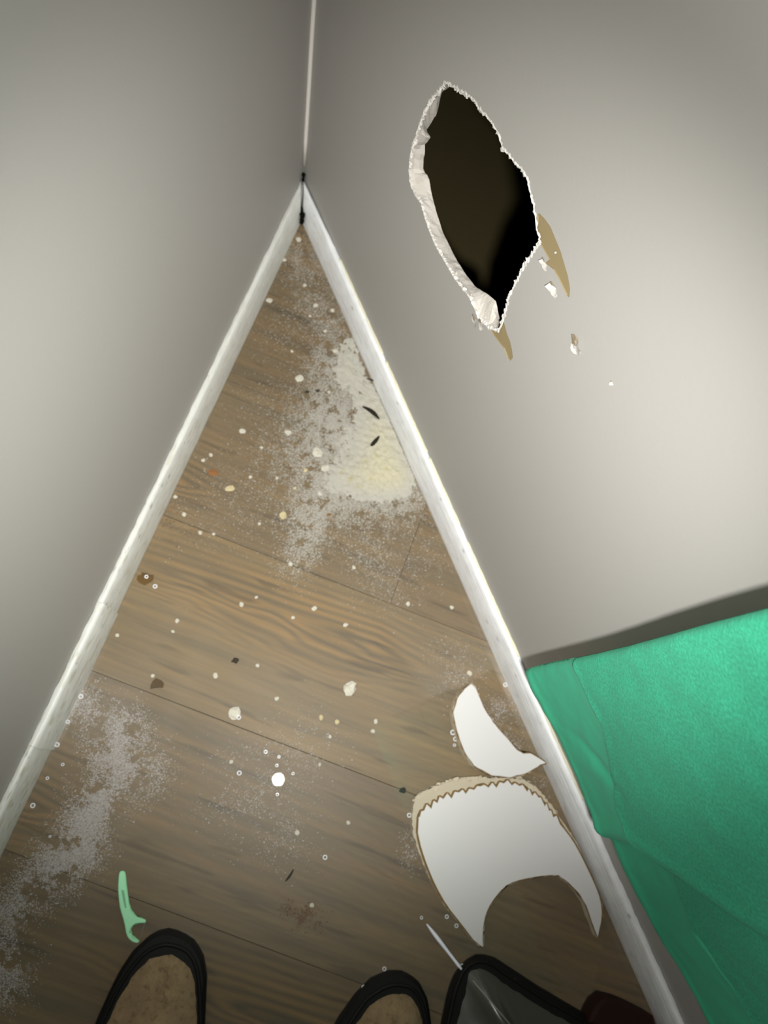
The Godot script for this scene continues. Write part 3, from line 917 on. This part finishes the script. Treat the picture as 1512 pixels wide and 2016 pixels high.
func build_floor_things() -> void:
	# green floss pick
	var mint := mat("mint_plastic", Color(0.68, 0.96, 0.76), 0.4, 0.5)
	var pick := thing("floss_pick", "pale green plastic dental floss pick with a forked end by the left slipper", "floss pick")
	var pp := pts([-1418,1135,-1390,1117,-1355,1132,-1335,1237,-1310,1345,-1287,1436,-1257,1491,-1210,1537,-1160,1551,-1120,1566,-1118,1593,-1166,1592,-1214,1595,-1245,1621,-1256,1660,-1232,1705,-1192,1731,-1163,1750,-1178,1769,-1227,1757,-1274,1720,-1297,1676,-1313,1614,-1339,1542,-1370,1470,-1390,1397,-1413,1279])
	var smooth := PackedVector2Array()
	for i in pp.size():
		smooth.append(pp[i].lerp(pp[(i + 1) % pp.size()], 0.22))
		smooth.append(pp[i].lerp(pp[(i + 1) % pp.size()], 0.78))
	obj("handle", slab(smooth, 0.0025, 0.0062, 0.0008), mint, pick)
	obj("handle_groove", slab(pts([-1376,1291,-1351,1296,-1329,1374,-1312,1451,-1326,1455,-1352,1382]), 0.0058, 0.0064, 0.0), mat("mint_groove", Color(0.50, 0.74, 0.58), 0.6), pick)
	var tips := pts([-1124,1580,-1170,1761])
	obj("floss", tube(PackedVector3Array([Vector3(tips[0].x, 0.0045, tips[0].y), Vector3(tips[1].x, 0.0045, tips[1].y)]), [0.00012], 5), mat("floss_thread", Color(0.7, 0.7, 0.65), 0.6), pick)
	# clear strip catching the light
	var rod := pts([1688,1680,1992,2053])
	var clear := mat("clear_shiny_plastic", Color(0.95, 0.95, 1.0), 0.12, 0.7)
	var line := PackedVector3Array()
	for i in 12: line.append(Vector3(lerpf(rod[0].x, rod[1].x, i / 11.0), lerpf(0.004, 0.026, i / 11.0) - 0.0016 * sin(PI * i / 11.0), lerpf(rod[0].y, rod[1].y, i / 11.0)))
	var strip := obj("plastic_strip", tube(line, [0.0008, 0.0014, 0.0019, 0.0022, 0.0022, 0.002, 0.0018, 0.0017, 0.0016, 0.0016, 0.0017, 0.001], 8), clear)
	tag(strip, "thin shiny clear plastic strip leaning on the toe of the grey shoe", "strip")

	# plaster crumbs
	var chalk := mat("plaster_chalk", Color(0.80, 0.78, 0.72), 0.9, 0.2)
	var cream := mat("cream_chalk", Color(0.80, 0.74, 0.58), 0.9, 0.2)
	var named := ["biggest round white plaster crumb, in the middle of the floor", "angular white plaster crumb with an air bubble beside it", "white plaster crumb at the left fringe of the powder heap, the upper of two", "white plaster crumb at the left fringe of the powder heap, the lower of two", "cream plaster crumb below and left of the powder heap", "pale plaster crumb far left of the powder heap, level with the straight splinter", "plaster crumb close left of the powder heap, level with the straight splinter", "pale plaster crumb left of the powder heap's top, above the two dark specks", "long cream plaster crumb near the left baseboard, level with the heap's lower edge", "pale plaster crumb near the left baseboard, the left of a pair", "pale plaster crumb near the left baseboard, the right of a pair", "pale plaster crumb above the angular crumb, by the dark grit dent", "yellowish plaster crumb below the biggest round crumb, the left of two", "yellowish plaster crumb below the biggest round crumb, the right of two", "tiny plaster crumb just right of the dark grit dent", "pale plaster crumb between the angular and the biggest round crumb", "pale plaster crumb on the wood left of the swirling grain", "white plaster crumb on the wood just above the swirling grain", "pale plaster flake on the swirling wood grain", "tiny pale plaster crumb upper left of the swirling grain", "pale plaster crumb left of the short plank joint's lower end", "pale plaster crumb by the right baseboard, below the short plank joint"]
	var shapes := []
	for k in 6: shapes.append(lump(50 + k, 0.5, 0.42))
	var list := rows([871,-681,83,-380,-406,65,434,-3464,60,531,-3267,48,58,-2658,48,-472,-3688,36,72,-3708,42,189,-4432,48,-578,-2954,36,-877,-2404,30,-729,-2398,24,-603,-800,36,553,-364,36,731,-322,30,-157,-915,24,68,-564,30,-369,-1585,36,449,-1566,36,810,-1384,36,212,-1456,24,1531,-1647,30,2046,-1619,30,-212,-2541,24,2233,-866,36,895,-2059,30,162,-2071,30,-233,-5513,48,-1057,-1387,30,478,-2948,36,301,-3228,30,-37,-3114,24,-346,-3111,24,-1074,-2615,30,-1187,-2824,30,176,-2997,24,-234,-3492,24,-1091,-1269,24,-1676,-1218,24,-383,92,24,657,-168,24,1128,-223,30,1156,-330,30,554,119,24,333,796,30,868,704,24,505,1483,30,558,-4284,24,623,-4855,36,488,-5134,30,363,-5493,36,211,-5780,30,579,-5438,36,289,-5338,24,82,-4812,24,658,-5823,36,110,-6466,42,-64,-6136,30,-904,-3292,30,-821,-3361,30,-1007,-3511,24,-205,-1676,24,-1266,-791,24], 3)
	for i in list.size():
		var e: Array = list[i]
		var o := obj("plaster_crumb", shapes[i % 6], cream if i in [4, 8, 12, 13, 29, 34] else chalk)
		var s: float = e[2] * (0.9 if i < 9 else 0.72)
		o.transform = Transform3D(Basis(Vector3.UP, i * 2.4).scaled(Vector3(s * (1.5 if i == 8 else 1.0), s * 0.8, s)), Vector3(e[0], 0.0002, e[1]))
		tag(o, named[i] if i < named.size() else zone_label(e[0], e[1]), "plaster crumb", "plaster crumbs on the floor")

	# air bubbles
	var film := pane("bubble_film", Color(0.95, 0.97, 1.0), 0.04, 0.7)
	var rimm := mat("bubble_rim", Color(0.96, 0.96, 0.97), 0.1, 0.8)
	var dome := SphereMesh.new()
	dome.radius = 1.0
	dome.height = 1.0
	dome.is_hemisphere = true
	dome.radial_segments = 20
	dome.rings = 8
	var ring := TorusMesh.new()
	ring.inner_radius = 0.52
	ring.outer_radius = 1.02
	ring.rings = 20
	ring.ring_segments = 8
	var first: Node3D = null
	var bubble_labels := ["clear air bubble touching the left baseboard, uppermost along its lower stretch", "bright air bubble in the notch at the lower joint of the left baseboard", "bright air bubble beside the left baseboard a little below its lower joint", "faint air bubble on the left baseboard's edge just above its lower joint", "air bubble at the upper left of the orange brown leaf scrap", "air bubble at the lower right of the orange brown leaf scrap", "bright air bubble touching the angular white plaster crumb", "air bubble up and to the left of the bright glint", "tiny air bubble straight above the bright glint, the farther of two", "tiny air bubble straight above the bright glint, the nearer of two", "tiny air bubble just right of the bright glint", "faint air bubble left of the bright glint", "tiny air bubble just below the bright glint", "lone bright air bubble between the glint and the large plasterboard piece", "air bubble on the right baseboard's edge above the plasterboard crescent", "largest air bubble on the left edge of the plasterboard crescent", "middle air bubble of three on the left edge of the plasterboard crescent", "lowest air bubble of three on the left edge of the plasterboard crescent", "air bubble on the crumbled top edge of the large plasterboard piece", "bright air bubble off the left edge of the large plasterboard piece", "air bubble in the notch of the large plasterboard piece, the upper of two", "air bubble in the notch of the large plasterboard piece, the lower of two", "air bubble off the lower left edge of the large plasterboard piece, upper of two", "air bubble off the lower left edge of the large plasterboard piece, lower of two", "air bubble above the toe of the middle slipper, the higher of two", "air bubble at the upper left rim of the middle slipper, the lower of two", "air bubble at the lower end of the clear plastic strip", "faint air bubble right of the left baseboard, uppermost of three below its joint", "faint air bubble right of the left baseboard, middle of three below its joint", "faint air bubble right of the left baseboard, lowest of three below its joint", "faint air bubble at the upper end of the clear plastic strip"]
	var count := 0
	for e in rows([-1972,-565,36,-2153,-80,36,-2315,505,36,-2075,-307,30,-1422,-1867,30,-1320,-1761,36,-328,-363,36,-27,-10,30,114,41,24,96,128,24,270,210,24,-292,203,36,113,417,24,628,1032,36,2639,-739,36,2015,-215,42,2042,-145,36,2029,-80,24,2035,290,30,1516,635,36,2297,1566,36,2237,1702,30,1901,1618,30,2000,1705,30,1248,2073,30,1039,2227,30,2048,2073,30,-2075,114,24,-2207,246,24,-2114,795,18,1634,1620,24], 3):
		var b: Node3D
		if first == null:
			b = thing("air_bubble", "small clear air bubble with a bright rim floating on the water", "bubble", Vector3.ZERO, "air bubbles on the water")
			obj("film", dome, film, b)
			obj("rim", ring, rimm, b)
			first = b
		else:
			b = first.duplicate()
			b.name = numbered("air_bubble")
			add_child(b, true)
		b.transform = Transform3D(Basis().scaled(Vector3.ONE * float(e[2]) * 0.72), Vector3(e[0], WATER + 0.0002, e[1]))
		b.set_meta("label", bubble_labels[count])
		count += 1

	# dark slivers and brown bits
	var dark := mat("dark_splinter", Color(0.16, 0.145, 0.115), 0.85, 0.2)
	var sl := pts([977,-4100,1187,-3942,1188,-3718,1069,-3563,309,1143,230,1255,1193,-4458,1025,-4488])
	var names := ["bent dark splinter lying in the plaster powder, the upper of two", "straight dark splinter lying in the plaster powder, the lower of two", "dark splinter lying on bare wood between the two slippers and the glint", "faint thin dark splinter at the top of the plaster powder"]
	for k in 4:
		var a := sl[k * 2]
		var b := sl[k * 2 + 1]
		var l := PackedVector3Array()
		var r := []
		for i in 9:
			var t := i / 8.0
			var p := a.lerp(b, t)
			p += (b - a).orthogonal().normalized() * sin(t * PI) * (0.002 if k == 0 else 0.0006)
			l.append(Vector3(p.x, 0.0035 if k != 2 else 0.0015, p.y))
			r.append((0.0026 if k < 2 else 0.0009) * sin(clampf(t * 0.86 + 0.1, 0.0, 1.0) * PI) * (0.7 + 0.5 * t) + 0.0003)
		var o := obj("wood_splinter", tube(l, r, 7), dark)
		tag(o, names[k], "splinter")
	var bits := rows([-1439,-1836,77,-1216,-701,65,-401,-961,36,1450,386,36,-783,-3139,48,-1456,-1899,30,288,-4265,24,419,-4288,24,592,-2688,24], 3)
	var bit_names := ["orange brown leaf scrap by the joint of the left baseboard", "small square dark brown scrap near the left baseboard, below the joint", "dark dent of grit on a plank seam near the middle", "dark speck of grit on the seam left of the large plasterboard piece", "orange speck on the floor near the left baseboard, level with the powder heap", "dark orange scrap touching the bigger leaf scrap", "dark speck left of the powder heap, the left of two", "dark speck left of the powder heap, the right of two", "amber speck at the lower edge of the powder heap"]
	var tones := [Color(0.38, 0.27, 0.08), Color(0.33, 0.25, 0.14), Color(0.20, 0.16, 0.1), Color(0.16, 0.13, 0.09), Color(0.55, 0.36, 0.18), Color(0.36, 0.22, 0.07), Color(0.2, 0.18, 0.15), Color(0.2, 0.18, 0.15), Color(0.5, 0.36, 0.14)]
	for i in bits.size():
		var e: Array = bits[i]
		var o := obj("leaf_scrap" if i in [0, 1, 5] else "grit_speck", lump(300 + i, 0.14 if i in [0, 1, 5] else 0.3, 0.4, 4, 8), mat("scrap", tones[i], 0.8, 0.2))
		o.transform = Transform3D(Basis(Vector3.UP, i * 1.7).scaled(Vector3(e[2] * 1.2, e[2], e[2] * 0.75)), Vector3(e[0], 0.0002, e[1]))
		tag(o, bit_names[i], "scrap" if i in [0, 1, 5] else "speck")

# ---------------------------------------------------------------- plaster dust and silt
func build_dust() -> void:
	# the thick part of the powder: a low heap against the right baseboard
	var heap := rows([818,-4960,295,5000,791,-4562,323,7000,1083,-4196,322,7000,1200,-3790,352,10000,1244,-3422,380,10000,1120,-3119,343,8000,1431,-3168,284,8000,741,-3694,282,3500,841,-3236,341,6000,598,-3093,245,3500], 4)
	var yel := rows([1025,-3377,75,10000,842,-3138,86,10000,730,-3230,62,10000,935,-3045,62,10000,1275,-3291,63,6000,1089,-3150,62,6000,606,-2710,54,10000,1466,-3602,51,10000,1150,-3450,63,6000], 4)
	var thick := func(x: float, z: float) -> float:
		var s := 0.0
		for e in heap:
			s += e[3] * exp(-(pow(x - e[0], 2.0) + pow(z - e[1], 2.0)) / pow(e[2] * 0.8, 2.0))
		return s
	var st := begin()
	var x0 := 0.03
	var z0 := -0.56
	var step := 0.0016
	var nx := 118
	var nz := 205
	var h := PackedFloat32Array()
	h.resize((nx + 1) * (nz + 1))
	for i in nx + 1:
		for j in nz + 1:
			var x := x0 + i * step
			var z := z0 + j * step
			var s: float = thick.call(x, z)
			var v := (s - 0.42) * 0.004 + 0.0024 * noise.get_noise_2d(x * 90.0, z * 90.0) * minf(s, 1.0) + 0.0016 * noise.get_noise_2d(x * 300.0, z * 300.0) * minf(s, 1.0)
			h[i * (nz + 1) + j] = clampf(v, -0.002, 0.006)
	var powder := mat("plaster_powder", Color.WHITE, 0.95, 0.1)
	powder.vertex_color_use_as_albedo = true
	st.set_smooth_group(0)
	for i in nx:
		for j in nz:
			var top := -1.0
			var ok := true
			var ps := []
			for c in [[0, 0], [1, 0], [1, 1], [0, 1]]:
				var y := h[(i + c[0]) * (nz + 1) + j + c[1]]
				top = maxf(top, y)
				var p := Vector3(x0 + (i + c[0]) * step, y, z0 + (j + c[1]) * step)
				if not inside_floor(Vector2(p.x, p.z)): ok = false
				ps.append(p)
			if top < 0.0002 or not ok: continue
			for k in [0, 1, 2, 0, 2, 3]:
				var p: Vector3 = ps[k]
				var tint := 0.0
				for e in yel: tint += exp(-(pow(p.x - e[0], 2.0) + pow(p.z - e[1], 2.0)) / pow(e[2] * 0.35, 2.0))
				var lit := clampf(0.90 + 0.10 * noise.get_noise_2d(p.x * 200.0, p.z * 200.0), 0.0, 1.0)
				var creamy := clampf(thick.call(p.x, p.z) - 0.6, 0.0, 1.0)
				var c := Color(0.50, 0.475, 0.41).lerp(Color(0.57, 0.53, 0.385), creamy) * lit
				c = c.lerp(Color(0.40, 0.34, 0.13), clampf(tint * 0.6, 0.0, 0.7))
				c.a = 1.0
				st.set_color(c)
				st.add_vertex(p)
	var hp := obj("plaster_powder", done(st), powder)
	tag(hp, "heap of cream plaster powder spilled along the right baseboard under the hole", "powder", "", "stuff")

	# loose grains: tiny flakes, scattered
	var fleck := lump(9, 0.35, 0.3, 3, 5)
	var grain := mat("plaster_grain", Color.WHITE, 0.95, 0.1)
	grain.vertex_color_use_as_albedo = true
	scatter("plaster_dust", "fine white plaster dust sprinkled over the floor below the broken hole", rows([351,-5511,296,3000,553,-5231,262,4000,629,-4657,388,8000,577,-4092,444,7000,465,-3544,466,6000,834,-3767,507,10000,904,-3108,465,10000,540,-2961,427,9000,370,-2575,299,7000,319,-2295,236,5000,209,-2079,263,2200,1337,-2903,374,6000,1524,-2977,251,5000,42,-3388,427,1600,-293,-2858,594,500,1033,-2261,272,1600,1274,-1994,484,800,1825,-2321,435,500,131,-6255,267,2500,207,-5952,332,2000,-751,-2712,641,200,-24,-5109,386,800,-106,-4046,559,500], 4), fleck, grain, 9.0, Color(0.42, 0.395, 0.345), 150.0, 0.00028, -0.22)
	scatter("silt", "cloudy grey plaster silt settled along the left baseboard", rows([-1483,-265,233,5000,-1556,40,307,9000,-1286,191,282,6000,-1716,436,251,9000,-1789,676,248,10000,-1909,911,244,10000,-2032,1094,266,9000,-2248,1273,238,6000,-1709,961,172,7000,-2406,1492,188,8000,-2398,1885,231,9000,-2317,2143,183,4000,-1919,-496,206,4000,-1746,-316,257,3000,1544,915,121,5000,1570,1064,136,3000,597,-490,224,0,-183,397,477,1200,387,-63,384,1000,932,-547,341,0,2423,-228,206,2500,2580,-450,178,3000,2974,418,146,2500,2709,-65,147,2000,203,797,370,1000,2093,-896,358,1000], 4), fleck, grain, 9.0, Color(0.42, 0.385, 0.36), 75.0, 0.00028, -0.12)
	scatter("rust_stain", "rusty brown residue on the floor between the slippers", rows([412,1565,144,8000,282,1515,103,4000,542,1638,113,4000,-1284,-2566,170,3000,-985,-2366,170,2000], 4), fleck, grain, 6.0, Color(0.15, 0.085, 0.045), 120.0, 0.0003, -0.1)

func scatter(called: String, label: String, blobs: Array, mesh: Mesh, m: Material, dense: float, tone: Color, freq: float, size: float, gate: float) -> void:
	var at := []
	for e in blobs:
		var r: float = e[2]
		var n := int(e[3] * pow(r * 1000.0, 2.0) * dense)
		for k in n:
			var a := rng.randf() * TAU
			var d := r * sqrt(-log(maxf(1e-6, rng.randf()))) * 0.75
			var p := Vector2(e[0] + cos(a) * d, e[1] + sin(a) * d)
			if not inside_floor(p): continue
			var g := noise.get_noise_2d(p.x * freq * 0.35, p.y * freq * 0.35) * 0.9 + noise.get_noise_2d(p.x * freq * 1.6 + 9.0, p.y * freq * 1.6) * 0.5
			if g < gate + rng.randf_range(-0.25, 0.25): continue
			at.append(p)
	var mm := MultiMesh.new()
	mm.transform_format = MultiMesh.TRANSFORM_3D
	mm.use_colors = true
	mm.mesh = mesh
	mm.instance_count = at.size()
	for i in at.size():
		var s := size * (0.6 + 0.7 * rng.randf() + (1.8 * pow(rng.randf(), 8.0)))
		mm.set_instance_transform(i, Transform3D(Basis(Vector3.UP, rng.randf() * TAU).scaled(Vector3(s * 1.2, s * 0.7, s)), Vector3(at[i].x, 0.0, at[i].y)))
		var l := rng.randf_range(0.8, 1.1)
		mm.set_instance_color(i, Color(tone.r * l, tone.g * l, tone.b * l))
	var o := MultiMeshInstance3D.new()
	o.name = numbered(called)
	o.multimesh = mm
	o.material_override = m
	add_child(o, true)
	tag(o, label, "dust", "", "stuff")
	print(called, " ", at.size())
